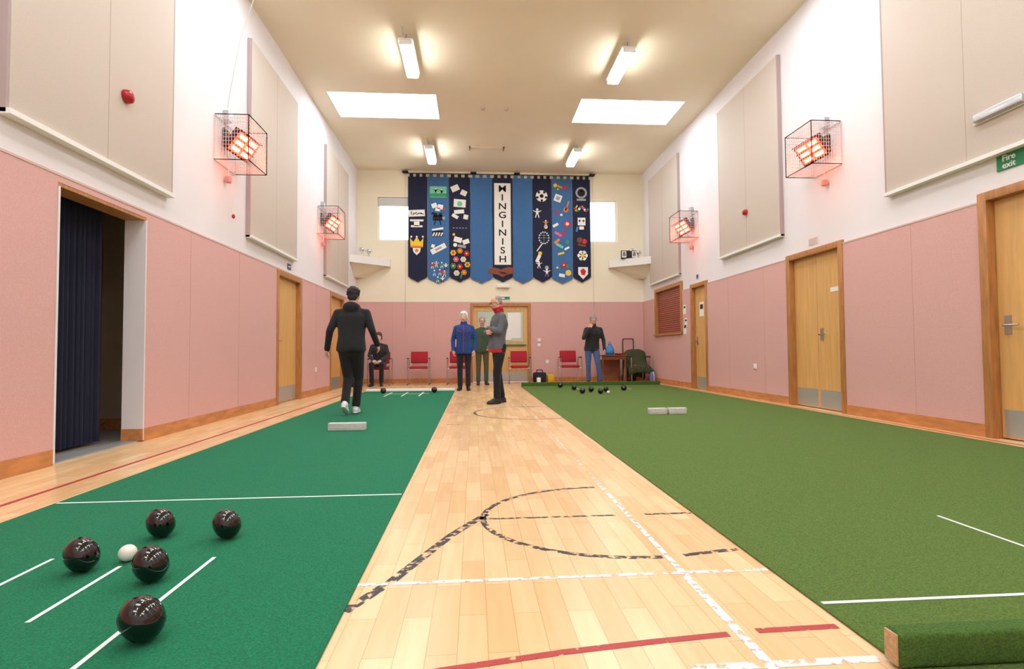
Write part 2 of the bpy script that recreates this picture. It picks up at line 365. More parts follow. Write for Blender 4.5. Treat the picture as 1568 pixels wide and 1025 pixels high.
heater('L', 6.8); heater('L', 11.0, 3.52); heater('R', 6.62, 3.5); heater('R', 10.95, 3.5)

def bell(x, sg, y, z, r):
    b = Bld('fire_alarm_bell'); M = Matrix.Translation((x, y, z)) @ Matrix.Rotation(sg*math.pi/2, 4, 'Y')
    b.lathe([(r, 0), (r, .02), (r*.9, .045), (r*.5, .06), (.001, .065)], M_red, M, 24); b.finish()
bell(XL+.0625, 1, 4.82, 3.12, .06); bell(XR-.0625, -1, 8.62, 3.2, .05)
b = Bld('pull_cord'); b.tube([(XL+.05, 6.95, 2.9), (XL+.05, 6.95, 2.62)], .004, M_white); b.ell((XL+.05, 6.95, 2.6), (.02, .02, .03), M_red); b.finish()

# signs / switches
b = Bld('fire_exit_sign'); b.box(XR-.012, XR-.001, 4.1, 4.36, 2.42, 2.555, M_green)
Rr = Matrix.Rotation(-math.pi/2, 4, 'Z') @ Matrix.Rotation(math.pi/2, 4, 'X')
text_into(b, 'Fire', .075, Matrix.Translation((XR-.014, 4.25, 2.52)) @ Rr, M_white); text_into(b, 'exit', .075, Matrix.Translation((XR-.014, 4.25, 2.455)) @ Rr, M_white); b.finish()
b = Bld('emergency_light'); b.box(XR-.085, XR-.062, 4.0, 4.5, 2.9, 3.0, M_white, .01); b.box(XR-.12, XR-.085, 4.03, 4.47, 2.91, 2.99, M_steel, .012); b.finish()
for y, z, w, h, m in ((6.95, 2.35, .2, .1, M_pinkedge), (10.75, 2.4, .12, .1, mat('sign_blue', S(60, 90, 140), .5))):
    b = Bld('wall_sign'); b.box(XR-.01, XR-.001, y-w/2, y+w/2, z-h/2, z+h/2, M_white); b.box(XR-.012, XR-.01, y-w/2+.01, y+w/2-.01, z-h/2+.01, z+h/2-.01, m); b.finish()
b = Bld('wall_sign'); b.box(XL+.001, XL+.01, 9.05, 9.2, 2.25, 2.35, mat('sign_grey', S(70, 90, 120), .5)); b.box(XL+.01, XL+.012, 9.07, 9.18, 2.29, 2.31, M_white); b.finish()
def socket(x, y, z, ax):
    b = Bld('wall_socket')
    if ax == 'x': b.box(x, x+(.012 if x < 0 else -.012), y-.045, y+.045, z-.045, z+.045, M_white, .004); b.box(x+(.012 if x < 0 else -.012), x+(.016 if x < 0 else -.016), y-.012, y+.012, z-.02, z+.02, M_paper)
    else: b.box(x-.045, x+.045, y-.012, y, z-.045, z+.045, M_white, .004); b.box(x-.012, x+.012, y-.016, y-.012, z-.02, z+.02, M_paper)
    b.finish()
socket(XR-.0225, 8.5, .55, 'x'); socket(XL+.0225, 10.6, .5, 'x'); socket(1.78, YF-.0225, 1.15, 'y'); socket(1.78, YF-.0225, 1.0, 'y'); socket(2.0, YF-.0225, .55, 'y')
for y, z in ((11.42, 1.75), (11.36, 1.45), (11.42, 1.3)):
    b = Bld('paper_notice'); b.box(XR-.026, XR-.023, y-.07, y+.07, z-.1, z+.1, M_paper); b.box(XR-.027, XR-.026, y-.05, y+.05, z+.03, z+.07, M_black); b.finish()
b = Bld('paper_notice'); b.box(XR+.046, XR+.0495, 10.6, 10.8, 1.55, 1.85, M_paper); b.box(XR+.045, XR+.046, 10.63, 10.77, 1.7, 1.8, M_black); b.finish()
b = Bld('exit_light'); b.box(.62, .98, YF-.09, YF-.001, 2.58, 2.68, M_white, .01); b.finish()
b = Bld('exit_sign'); b.box(.66, 1.0, YF-.02, YF-.002, 2.24, 2.36, M_white); b.box(.68, .98, YF-.023, YF-.02, 2.26, 2.34, M_green); b.box(.72, .84, YF-.025, YF-.023, 2.28, 2.32, M_white); b.finish()

# ------------------------------------------------------------------ corner shelves
def cshelf(sg, x, L):
    b = Bld('corner_shelf'); z = 3.14; y0 = YF-.002; x = x+sg*.002
    b.prism([(x, y0, z), (x+sg*L, y0, z), (x+sg*L, y0-.12, z), (x, y0-.85, z)], (0, 0, .2), M_white)
    A = [(x, y0, z), (x+sg*(L-.15), y0, z), (x+sg*(L-.2), y0-.1, z), (x, y0-.7, z)]; B2 = [(x, y0, z-.3), (x+sg*.25, y0, z-.3), (x+sg*.2, y0-.05, z-.3), (x, y0-.3, z-.3)]
    b.add(A+B2, [(0, 1, 2, 3), (4, 5, 6, 7), (0, 1, 5, 4), (1, 2, 6, 5), (2, 3, 7, 6), (3, 0, 4, 7)], M_creamfar)
    b.finish()
cshelf(1, XL, .9); cshelf(-1, XR, 1.0)
b = Bld('score_board'); b.box(4.0, 4.42, YF-.42, YF-.38, 3.346, 3.56, M_black)
for i, ch in enumerate('8 8'):
    if ch != ' ': b.box(4.02+i*.14, 4.14+i*.14, YF-.425, YF-.42, 3.37, 3.54, M_paper); text_into(b, ch, .16, Matrix.Translation((4.08+i*.14, YF-.428, 3.455)) @ Matrix.Rotation(math.pi/2, 4, 'X'), M_black)
b.box(4.02, 4.4, YF-.38, YF-.3, 3.346, 3.36, M_black); b.finish()
def trophy(x, y, z, h):
    b = Bld('trophy_cup'); M = Matrix.Translation((x, y, z))
    b.lathe([(.001, 0), (.05, 0), (.05, .03), (.02, .05), (.012, h*.45), (.03, h*.55), (.055, h*.75), (.06, h), (.052, h), (.03, h*.6)], M_chrome, M, 20)
    for sx in (-1, 1): b.tube([(x+sx*.05, y, z+h*.9), (x+sx*.09, y, z+h*.85), (x+sx*.08, y, z+h*.68), (x+sx*.045, y, z+h*.65)], .006, M_chrome)
    b.finish()
trophy(-2.95, YF-.3, 3.346, .26); trophy(-2.78, YF-.25, 3.346, .22); trophy(4.35, YF-.2, 3.346, .3); trophy(4.52, YF-.3, 3.346, .22)

# ------------------------------------------------------------------ banners
M_navy = mat('banner_navy', S(26, 32, 60), .9, noise=(40, .1), bump=(60, .2)); M_blue = mat('banner_blue', S(62, 106, 158), .9, noise=(40, .08), bump=(60, .2))
col = {'w': S(238, 236, 230), 'r': S(205, 40, 50), 'y': S(240, 200, 60), 'g': S(60, 150, 90), 'o': S(230, 130, 50), 'p': S(220, 100, 150), 'b': S(60, 130, 200), 'k': S(20, 20, 24), 't': S(120, 200, 170), 'n': S(120, 70, 60), 's': S(160, 165, 175), 'l': S(150, 110, 190)}
CM = {k: mat('applique_'+k, v, .85) for k, v in col.items()}
AX = lambda u: -1.78+u*5.03/276
AZ = lambda v: 5.62-v*2.89/161
YB0 = YF-.05
edges = [0, 29, 61, 92.5, 126, 156.5, 187, 216, 248, 276]
BN = [Bld('fabric_banner') for _ in range(9)]
def strip_of(u):
    for i in range(9):
        if edges[i] <= u < edges[i+1]: return i
    return 8
def P(u, v, pts, c, lay=1):
    y = YB0-.003*lay
    BN[strip_of(u)].prism([(AX(a), y, AZ(d)) for a, d in pts], (0, -.003, 0), CM[c])
def R(u, v, w, h, c, rot=0, lay=1):
    t = math.radians(rot); P(u, v, [(u+x*math.cos(t)-z*math.sin(t), v+x*math.sin(t)+z*math.cos(t)) for x, z in ((-w/2, -h/2), (w/2, -h/2), (w/2, h/2), (-w/2, h/2))], c, lay)
def C(u, v, r, c, lay=1, ry=None):
    ry = ry or r; P(u, v, [(u+r*math.cos(2*math.pi*i/14), v+ry*math.sin(2*math.pi*i/14)) for i in range(14)], c, lay)
def F(u, v, r, c, c2='y'):
    for i in range(6): C(u+r*.6*math.cos(i*1.047), v+r*.6*math.sin(i*1.047), r*.42, c, 1)
    C(u, v, r*.35, c2, 2)
def figure(u, v, s, c, c2=None):
    c2 = c2 or c; C(u, v-s*.75, s*.22, 'w', 2); P(u, v, [(u-s*.3, v-s*.5), (u+s*.3, v-s*.5), (u+s*.2, v+s*.2), (u-s*.2, v+s*.2)], c, 1)
    R(u-s*.25, v+s*.5, s*.18, s*.7, c2, 15); R(u+s*.25, v+s*.5, s*.18, s*.7, c2, -15); R(u-s*.5, v-s*.4, s*.6, s*.15, c, 30); R(u+s*.5, v-s*.4, s*.6, s*.15, c, -30)
for i in range(9):
    a, c = edges[i]+.35, edges[i+1]-.35; bm_ = BN[i]; m = M_navy if i % 2 == 0 else M_blue; mid = (a+c)/2; dz = (i % 2)*2
    pts = [(a, 0), (c, 0), (c, 152+dz), (c-3, 155+dz), (mid+5, 158+dz), (mid, 161+dz), (mid-5, 158+dz), (a+3, 155+dz), (a, 152+dz)]
    bm_.prism([(AX(p), YB0, AZ(q)) for p, q in pts], (0, .012, 0), m)
    for k in range(3):
        uu = a+(c-a)*(k+.5)/3; bm_.prism([(AX(uu-2.6), YB0, AZ(-4.5)), (AX(uu+2.6), YB0, AZ(-4.5)), (AX(uu+2.6), YB0, AZ(0)), (AX(uu-2.6), YB0, AZ(0))], (0, .012, 0), m)
R(13, 56, 24, 10, 'w', -3); 
for k in range(6): R(5+k*3.2, 56+(k % 2), 1.2, 5, 'k', k*20, 2)
R(13, 67, 20, 3, 'w'); R(13, 72, 8, 8, 'w'); R(13, 76, 17, 3, 'w')
P(13, 100, [(4, 108), (3, 94), (8, 100), (13, 92), (18, 100), (23, 94), (22, 108)], 'y'); R(13, 107, 17, 2.5, 'o', 0, 2); P(13, 112, [(7, 109), (19, 109), (18, 115), (13, 120), (8, 115)], 'w'); C(13, 113, 2.6, 'o', 2)
for uu, cc in ((5, 'w'), (13, 'w'), (22, 'w')): C(uu, 92, 1.5, cc, 2)
R(45, 23, 25, 17, 't'); R(45, 28, 25, 5, 'g', 0, 2); figure(41, 22, 5, 'r'); figure(50, 23, 5, 'w')
R(39, 44, 8, 7, 'w', -20); R(48, 46, 8, 7, 'w', 10); R(44, 50, 7, 5, 'w', 5); R(54, 49, 4, 3, 'r', 20); R(37, 56, 5, 3, 'k', -20)
R(44, 63, 14, 8, 'k'); C(41, 58, 3, 'k'); C(48, 58, 3, 'k'); R(40, 70, 1.5, 8, 'k', 15); R(48, 70, 1.5, 8, 'k', -15); R(53, 63, 4, 4, 's')
R(44, 87, 16, 9, 'k'); R(44, 80, 17, 3, 'w', -10); [R(38+k*4, 88, 2, 6, 'w', 25, 2) for k in range(4)]
R(45, 110, 24, 8, 'w', -28); R(45, 110, 10, 3, 's', -28, 2); R(37, 106, 5, 5, 'w', 15)
for uu, vv, cc in ((36, 132, 'r'), (42, 130, 'y'), (50, 131, 'g'), (56, 133, 'w'), (39, 143, 'b'), (47, 142, 'r'), (54, 144, 'o'), (44, 153, 'g'), (51, 153, 'w')): figure(uu, vv+4, 5.2, cc, 'k' if cc == 'w' else 'w')
R(70, 17, 12, 9, 'w', -25); R(83, 24, 9, 8, 'w', 25); R(77, 40, 18, 12, 'w', 4); C(77, 41, 4, 't', 2); R(76, 53, 15, 6, 'w', -6); R(70, 60, 10, 5, 'w', 30); R(86, 61, 7, 7, 'w', 10)
for k in range(5): R(68+k*4.6, 78, 2.5, 1.2, 's')
C(68, 88, 2, 'y'); R(74, 96, 12, 8, 'w', 15); R(86, 99, 10, 7, 'w', -20); R(80, 106, 12, 4, 's', 10); C(70, 104, 3, 'w')
for uu, vv, cc in ((67, 116, 'y'), (77, 113, 'o'), (87, 117, 'r'), (71, 126, 'p'), (82, 126, 'w'), (67, 136, 'g'), (77, 137, 'r'), (88, 134, 'y'), (72, 147, 'w'), (83, 146, 'o')): F(uu, vv, 4.4, cc, 'r' if cc == 'y' else 'y')
R(79, 151, 2, 8, 'g', 15)
R(141.2, 71, 25, 126, 'w'); 
for k, ch in enumerate('MINGINISH'):
    text_into(BN[4], ch, .25, Matrix.Translation((AX(141.2), YB0-.008, AZ(17+k*13.6))) @ Matrix.Rotation(math.pi/2, 4, 'X') @ Matrix.Scale(1.2, 4, (1, 0, 0)), CM['k'])
CM['h'] = mat('applique_h', S(135, 75, 55), .85)
P(141, 145, [(120, 140), (127, 138), (138, 141), (150, 137), (158, 139), (157, 147), (148, 149), (141, 153), (133, 149), (119, 147)], 'h', 1)
for k in range(4): R(137+k*3, 146+k*.4, 7, 1.8, 'n', 25, 2)
C(201, 27, 9, 'w'); C(201, 27, 3, 'k', 2); [C(201+7*math.cos(k*1.257+.3), 27+7*math.sin(k*1.257+.3), 1.9, 'k', 2) for k in range(5)]
figure(194, 54, 8, 'w'); figure(207, 70, 6, 'o', 'w'); F(207, 75, 3, 'w')
[C(204+7.5*math.cos(k*.449), 92+9*math.sin(k*.449), 1.1, 'w', 1) for k in range(14)]; R(197, 107, 1.6, 14, 'w', 35); R(204, 92, 12, .5, 's', 0); R(204, 88, 12, .5, 's'); R(204, 92, .5, 16, 's')
R(195, 124, 5, 12, 'w', 25); C(198, 116, 3, 'y'); figure(196, 134, 6, 'w'); figure(208, 146, 7, 'w', 'l'); C(208, 138, 3, 's')
C(222, 10, 3, 'y'); R(229, 12, 8, 3, 'o', 25); C(238, 13, 3, 'r'); F(226, 16, 3, 'g'); R(226, 30, 11, 11, 'w', 20); R(226, 30, 6, 6, 's', 20, 2)
R(240, 42, 2, 16, 'o', 20); C(238, 48, 4, 'o'); R(224, 52, 3, 8, 'r', -20); C(231, 56, 2, 'w'); R(240, 70, 9, 9, 'r', 45); C(240, 70, 2.5, 'w', 2); R(222, 72, 9, 4, 'w', -30)
R(226, 86, 12, 4, 'p', 30); R(234, 84, 3, 10, 'r', 15); R(224, 97, 10, 4, 'o', -40); R(228, 104, 12, 4, 't', 30); R(239, 108, 8, 3, 'w', -30); C(240, 98, 3, 'g'); R(230, 116, 10, 3, 'y', -15)
F(224, 138, 5, 'b'); F(234, 134, 4.4, 'r'); C(241, 146, 4.5, 'y'); R(231, 150, 9, 5, 'w', 10); C(240, 136, 2.4, 'g')
C(262, 21, 9, 's'); C(262, 21, 6, 'k', 2); figure(262, 23, 6, 's'); R(262, 32, 14, 3, 's')
for k in range(10): C(252+k*2.2, 46+3*math.sin(k), 2, 'rygwbopwrg'[k], 1)
R(254, 44, 2, 7, 'y', 25); R(262, 66, 12, 12, 'w'); C(259, 65, 1.6, 'k', 2); C(265, 65, 1.6, 'k', 2); R(262, 76, 7, 5, 'w'); R(255, 78, 3, 8, 'b', 15)
C(259, 95, 4.5, 'n'); C(266, 97, 4, 'r'); R(262, 103, 12, 3, 'n', 10); F(263, 119, 8, 'w', 'y'); P(264, 145, [(256, 137), (271, 137), (271, 148), (263.5, 156), (256, 148)], 'w'); P(264, 145, [(259, 142), (264, 139), (268, 143), (266, 150), (261, 149)], 'r', 2)
for x in BN: x.finish()
b = Bld('banner_rail'); b.cyl((-1.9, YF-.05, 5.715), (3.36, YF-.05, 5.715), .012, .012, M_black)
for x in (-1.85, 0, 1.2, 3.3): b.box(x-.08, x+.08, YF-.14, YF-.002, 5.73, 5.75, M_black)
b.finish()
for x in (-1.85, 3.32):
    b = Bld('banner_cord'); b.cyl((x, YF-.04, 1.5), (x, YF-.04, 5.69), .004, .004, M_steel); b.finish()

# ------------------------------------------------------------------ bowls mats
def ribbon(b, pts, w, z, m, t=.0012):
    L_ = []; Rr_ = []
    for i, p in enumerate(pts):
        q0 = Vector(pts[max(0, i-1)]); q1 = Vector(pts[min(len(pts)-1, i+1)]); d = (q1-q0).normalized(); n = Vector((-d.y, d.x))
        L_.append((p[0]+n.x*w/2, p[1]+n.y*w/2, z)); Rr_.append((p[0]-n.x*w/2, p[1]-n.y*w/2, z))
    n = len(pts); b.add(L_+Rr_, [(i, i+1, i+1+n, i+n) for i in range(n-1)], m)
MT = .007
b = Bld('bowls_mat'); b.box(-2.30, -.415, .35, 11.3, .0025, MT, M_matL)
b.box(-2.30, -.415, 11.25, 11.3, MT, MT+.012, M_tape)
z = MT+.0012
ribbon(b, [(-2.29, 3.07), (-.42, 3.07)], .018, z, M_tape)
ribbon(b, [(-1.04, .9), (-1.04, 2.2)], .016, z, M_tape); ribbon(b, [(-1.36, 1.72), (-1.36, 2.14)], .016, z, M_tape); ribbon(b, [(-1.68, .9), (-1.68, 2.24)], .016, z, M_tape)
for x in (-1.04, -1.36, -1.68): ribbon(b, [(x, 9.9), (x, 10.9)], .03, z, M_tape)
ribbon(b, [(-1.8, 10.5), (-.9, 10.5)], .04, z, M_tape)
b.finish(recalc=False)
b = Bld('bowls_mat'); b.box(1.096, 4.5, 1.16, 12.4, .0025, MT, M_matR)
ribbon(b, [(1.11, 1.63), (4.49, 1.63)], .016, z, M_tape); ribbon(b, [(2.25, 1.9), (2.25, 2.42)], .016, z, M_tape); ribbon(b, [(3.35, 1.9), (3.35, 2.42)], .016, z, M_tape)
for x in (2.25, 2.8, 3.35): ribbon(b, [(x, 11.0), (x, 11.6)], .02, z, M_tape)
b.finish(recalc=False)
b = Bld('mat_fender'); b.box(1.075, 4.45, 1.275, 1.335, .008, .095, M_fender, .012); b.box(1.071, 1.076, 1.285, 1.325, .012, .09, M_chip); b.finish()
b = Bld('mat_fender'); b.box(1.12, 4.5, 12.42, 12.5, .001, .09, M_fender, .012); b.box(1.116, 1.121, 12.425, 12.495, .006, .085, M_chip); b.finish()
b = Bld('mat_fender'); b.box(-2.3, -.415, 11.32, 11.4, .001, .05, M_tape, .01); b.finish()

# floor markings
b = Bld('court_markings'); z = .0006
def arc(cx, cy, rx, ry, a0, a1, n=48): return [(cx+rx*math.cos(math.radians(a0+(a1-a0)*i/n)), cy+ry*math.sin(math.radians(a0+(a1-a0)*i/n))) for i in range(n+1)]
ribbon(b, arc(.72, 2.6, .68, .54, 90, 272), .03, z, M_lblack)
ribbon(b, [(.05, 2.6), (.7, 2.6)], .02, z, M_lblack); ribbon(b, [(.85, 2.6), (1.09, 2.6)], .024, z, M_lblack)
ribbon(b, [(.836, 2.07), (1.08, 2.115)], .028, z, M_lblack)
ribbon(b, [(.06, 2.68), (-.1, 2.4), (-.22, 2.12), (-.3, 1.93), (-.415, 1.72)], .042, z, M_lblack)
ribbon(b, arc(.75, 7.1, .75, .75, 0, 360), .035, z, M_lblack)
ribbon(b, [(-.3, 5.0), (1.08, 5.0)], .02, z+.0003, M_lfaint)
ribbon(b, [(-.42, 1.91), (1.09, 1.91)], .022, z+.0003, M_lwhite)
ribbon(b, [(.765, 1.2), (.765, 1.95)], .03, z+.0005, M_lwhite); ribbon(b, [(.765, 1.95), (.765, 3.25)], .024, z+.0005, M_lwhite); ribbon(b, [(.765, 3.25), (.765, 11.6)], .026, z+.0005, M_lfaint)
ribbon(b, [(.55, 1.34), (1.1, 1.34)], .03, z+.0003, M_lwhite)
ribbon(b, [(-.3, 1.33), (-.09, 1.385), (.24, 1.44), (.5, 1.47), (.73, 1.49)], .026, z+.0004, M_lred); ribbon(b, [(.82, 1.5), (1.07, 1.505)], .026, z+.0004, M_lred)
ribbon(b, [(-2.58, -2), (-2.58, 12.6)], .035, z, M_lred); ribbon(b, [(4.62, -2), (4.62, 12.6)], .035, z, M_lred)
for i in range(9): ribbon(b, [(-.35+(i % 2)*1.0, 6+i*.6), (-.1+(i % 2)*1.0, 6+i*.6)], .025, z+.0003, M_lblack)
b.finish(recalc=False)

# bowls
def bowl(x, y, ang, tilt=0, r=.063):
    k = .84
    b = Bld('bowl'); zc = MT+math.sqrt((r*math.cos(tilt))**2+(r*k*math.sin(tilt))**2)+.0005
    M = Matrix.Translation((x, y, zc)) @ Matrix.Rotation(ang, 4, 'Z') @ Matrix.Rotation(math.pi/2+tilt, 4, 'Y')
    prof = []
    for i in range(33):
        p = math.pi*i/32; rr = r*math.sin(p); zz = -r*k*math.cos(p)
        if abs(zz) > r*k*.96: zz = math.copysign(r*k*.96, zz)
        prof.append((max(rr, .0003), zz))
    b.lathe(prof, M_bowl, M, 48)
    for sgn in (-1, 1):
        for q in (.68, .76):
            rr = r*math.sqrt(1-q*q)+.0002; b.lathe([(rr+.0004, sgn*r*k*q-.0006), (rr+.0006, sgn*r*k*q), (rr-.0002, sgn*r*k*q+.0008)], M_bowl2, M, 48)
        b.lathe([(.0005, sgn*r*k*.964), (.013, sgn*r*k*.964), (.014, sgn*r*k*.958)], M_bowl2, M, 24)
        text_into(b, '8', .012, M @ Matrix.Translation((0, 0, sgn*r*k*.97)) @ Matrix.Rotation(0 if sgn > 0 else math.pi, 4, 'Y'), M_tape, .0003)
    b.finish()
for x, y, a, t in ((-1.395, 2.46, .5, -.42), (-1.093, 2.42, .4, -.5), (-1.473, 2.10, .6, -.4), (-1.161, 1.99, .5, -.5), (-.946, 1.585, .5, -.6)): bowl(x, y, a, t, .065)
for x, y in ((2.08, 10.0), (2.09, 10.9), (1.93, 11.7), (2.33, 10.35), (2.40, 9.85), (3.07, 10.6), (2.62, 10.3), (-1.81, 10.6), (-.81, 10.7)): bowl(x, y, random.random()*3, .3, .06)
def jack(x, y, r=.032):
    b = Bld('jack_ball'); b.ell((x, y, MT+r+.0005), (r, r, r), M_jack, 28, 16)
    b.lathe([(r*1.002, -.001), (r*1.004, 0), (r*1.002, .001)], M_paper, Matrix.Translation((x, y, MT+r)), 28); b.finish()
jack(-1.365, 2.19); jack(2.55, 9.85)
def block(x0, x1, y, h):
    b = Bld('wooden_block'); b.box(x0, x1, y-.04, y+.04, MT+.001, MT+h, M_block, .006)
    b.box(x0+.004, x1-.004, y-.041, y+.041, MT+h*.45, MT+h*.5, M_white); b.finish()
block(-1.53, -1.145, 5.65, .08); block(2.23, 2.465, 6.6, .08); block(2.49, 2.72, 6.6, .08)

# ------------------------------------------------------------------ furniture
def chair(x, y, rot=0):
    b = Bld('conference_chair'); M = Matrix.Translation((x, y, 0)) @ Matrix.Rotation(rot, 4, 'Z')   # faces -Y
    b.box(-.22, .22, -.24, .2, .41, .47, M_chairred, .025, M)
    Mb = M @ Matrix.Translation((0, .22, .68)) @ Matrix.Rotation(math.radians(-10), 4, 'X')
    b.box(-.22, .22, -.025, .025, -.14, .17, M_chairred, .024, Mb); b.box(-.2, .2, .026, .034, -.12, .15, M_black, .003, Mb)
    for s in (-1, 1):
        q = s*.27
        b.tube([(q, -.24, .012), (q, -.22, .64), (q, -.16, .66), (q, .12, .66), (q, .2, .64), (q, .28, .012)], .011, M_chrome, 8, M)
        b.box(q-.022, q+.022, -.2, .1, .665, .685, M_black, .008, M)
        b.tube([(q, -.22, .4), (s*.2, -.2, .4)], .01, M_chrome, 8, M); b.tube([(q, .22, .4), (s*.2, .18, .4)], .01, M_chrome, 8, M)
        b.tube([(s*.2, .18, .41), (s*.2, .23, .6), (s*.2, .25, .75)], .01, M_chrome, 8, M)
        for yy in (-.24, .28): b.cyl((q, yy, 0), (q, yy, .02), .016, .014, M_black, 10, M)
    b.tube([(-.27, -.2, .4), (.27, -.2, .4)], .009, M_chrome, 8, M); b.tube([(-.27, .2, .4), (.27, .2, .4)], .009, M_chrome, 8, M)
    return b
for x, r in ((-2.4, 0), (-1.42, .04), (-.42, 0), (1.17, -.03), (2.5, .03)): chair(x, 13.6, r).finish()
chair(4.3, 13.55, .12).finish()
b = Bld('draped_coat'); M_coat = mat('coat_green', S(58, 66, 38), .9, bump=(20, .5))
vs = []; n = 14
path = [(-.30, .25), (-.31, .5), (.02, .52), (.1, .6), (.155, .88), (.29, .89), (.31, .7), (.32, .3), (.33, .12)]
for k, (py, pz) in enumerate(path):
    for i in range(n+1):
        t = i/n-.5; w = .62+.05*math.sin(k*1.3); wob = .014*math.sin(i*1.7+k)
        vs.append((4.3+t*w, 13.55+py+wob, pz+wob*.6-.12*(abs(t)*2)**4))
fs = [(k*(n+1)+i, k*(n+1)+i+1, (k+1)*(n+1)+i+1, (k+1)*(n+1)+i) for k in range(len(path)-1) for i in range(n)]
b.add(vs, fs, M_coat, True); o = b.finish(); md = o.modifiers.new('s', 'SOLIDIFY'); md.thickness = .025; md = o.modifiers.new('u', 'SUBSURF'); md.levels = 1; md.render_levels = 1
b = Bld('wooden_table'); M_tab = mat('table_brown', S(130, 70, 45), .5, noise=(6, .2))
b.box(3.28, 3.95, 13.3, 13.95, .70, .73, M_tab, .005)
for x in (3.32, 3.91):
    for y in (13.34, 13.91): b.box(x-.02, x+.02, y-.02, y+.02, 0, .7, M_tab)
b.box(3.34, 3.89, 13.33, 13.345, .6, .7, M_tab); b.box(3.34, 3.89, 13.8, 13.82, .15, .6, M_tab); b.finish()
b = Bld('carrier_bag'); M_bag = mat('bag_blue', S(60, 140, 210), .5, bump=(15, .8))
b.lathe([(.001, 0), (.1, 0), (.12, .06), (.11, .15), (.07, .22), (.04, .25), (.05, .29)], M_bag, Matrix.Translation((3.55, 13.5, .731)), 20)
b.tube([(3.51, 13.5, 1.0), (3.52, 13.5, 1.07), (3.57, 13.5, 1.07), (3.58, 13.5, 1.0)], .008, M_bag); b.finish()
b = Bld('paper_plate_stack'); b.lathe([(.001, 0), (.08, 0), (.11, .02), (.11, .035), (.001, .03)], M_red, Matrix.Translation((3.78, 13.5, .731)), 20); b.finish()
b = Bld('hand_trolley')
for x in (4.1, 4.4): b.tube([(x, 14.2, .12), (x, 14.2, 1.1), (x-.02 if x > 4.2 else x+.02, 14.2, 1.16)], .014, M_black); b.cyl((x-.02, 14.16, .1), (x+.02, 14.16, .1), .1, .1, M_black, 18)
for z in (.3, .7, 1.16): b.tube([(4.1, 14.2, z), (4.4, 14.2, z)], .012, M_black)
b.box(4.1, 4.4, 14.0, 14.2, .02, .035, M_black); b.finish()
def bottle(x, y, c):
    b = Bld('water_bottle'); b.lathe([(.001, 0), (.04, 0), (.043, .02), (.043, .2), (.03, .25), (.015, .28), (.015, .3)], mat('bottle', c, .2), Matrix.Translation((x, y, 0)), 20)
    b.cyl((x, y, .3), (x, y, .33), .02, .02, M_black); b.finish()
bottle(4.6, 13.2, S(170, 190, 215)); bottle(4.5, 13.05, S(110, 100, 170))
def bag(name, x, y, w, d, h, c):
    b = Bld(name); m = mat(name+'_cloth', c, .8, bump=(18, .8)); b.box(x-w/2, x+w/2, y-d/2, y+d/2, .002, h, m, min(w, d)*.22)
    b.tube([(x-w*.25, y, h-.02), (x-w*.2, y, h+.06), (x+w*.2, y, h+.06), (x+w*.25, y, h-.02)], .012, m)
    b.box(x-w*.3, x+w*.3, y-d/2-.012, y-d/2+.01, h*.2, h*.6, m, .008); b.finish()
bag('bowls_bag', 1.72, 13.75, .34, .22, .28, S(25, 26, 30)); bag('bowls_bag', 2.02, 13.8, .2, .2, .22, S(210, 165, 40)); bag('rucksack', -2.95, 13.3, .3, .3, .5, S(22, 22, 26)); bag('rucksack', -2.85, 12.95, .28, .22, .25, S(35, 34, 40))
b = Bld('hand_sanitiser_box'); b.box(1.62, 1.72, 13.5, 13.58, 0.001, .15, M_paper, .01); b.cyl((1.67, 13.54, .15), (1.67, 13.54, .2), .015, .01, mat('cap_blue', S(50, 90, 180), .4)); b.finish()

# ------------------------------------------------------------------ people
def cap(p0, p1, r0, r1, m, seg=16):
    p0 = Vector(p0); p1 = Vector(p1); ax = p1-p0; Ln = max(ax.length, 1e-5); d = ax/Ln; a = d.orthogonal().normalized(); c = d.cross(a); rings = []
    for k in range(1, 5): t = math.pi/2*(1-k/4); rings.append((p0-d*r0*math.sin(t), r0*math.cos(t)))
    n = max(2, int(Ln/.035))
    for k in range(1, n): rings.append((p0+ax*k/n, r0+(r1-r0)*k/n))
    for k in range(0, 4): t = math.pi/2*k/4; rings.append((p1+d*r1*math.sin(t), r1*math.cos(t)))
    vs = [p0-d*r0]; fs = []
    for q, r in rings: vs += [q+(a*math.cos(2*math.pi*i/seg)+c*math.sin(2*math.pi*i/seg))*r for i in range(seg)]
    vs.append(p1+d*r1); e = len(vs)-1; nr = len(rings)
    for i in range(seg): fs.append((0, 1+(i+1) % seg, 1+i)); fs.append((e, 1+(nr-1)*seg+i, 1+(nr-1)*seg+(i+1) % seg))
    for k in range(nr-1):
        for i in range(seg): x = 1+k*seg+i; y = 1+k*seg+(i+1) % seg; fs.append((x, y, y+seg, x+seg))
    return (vs, fs, m)
def E(c, r, m): v, f = ell_geo(c, r, 20, 14); return ([Vector(q) for q in v], f, m)
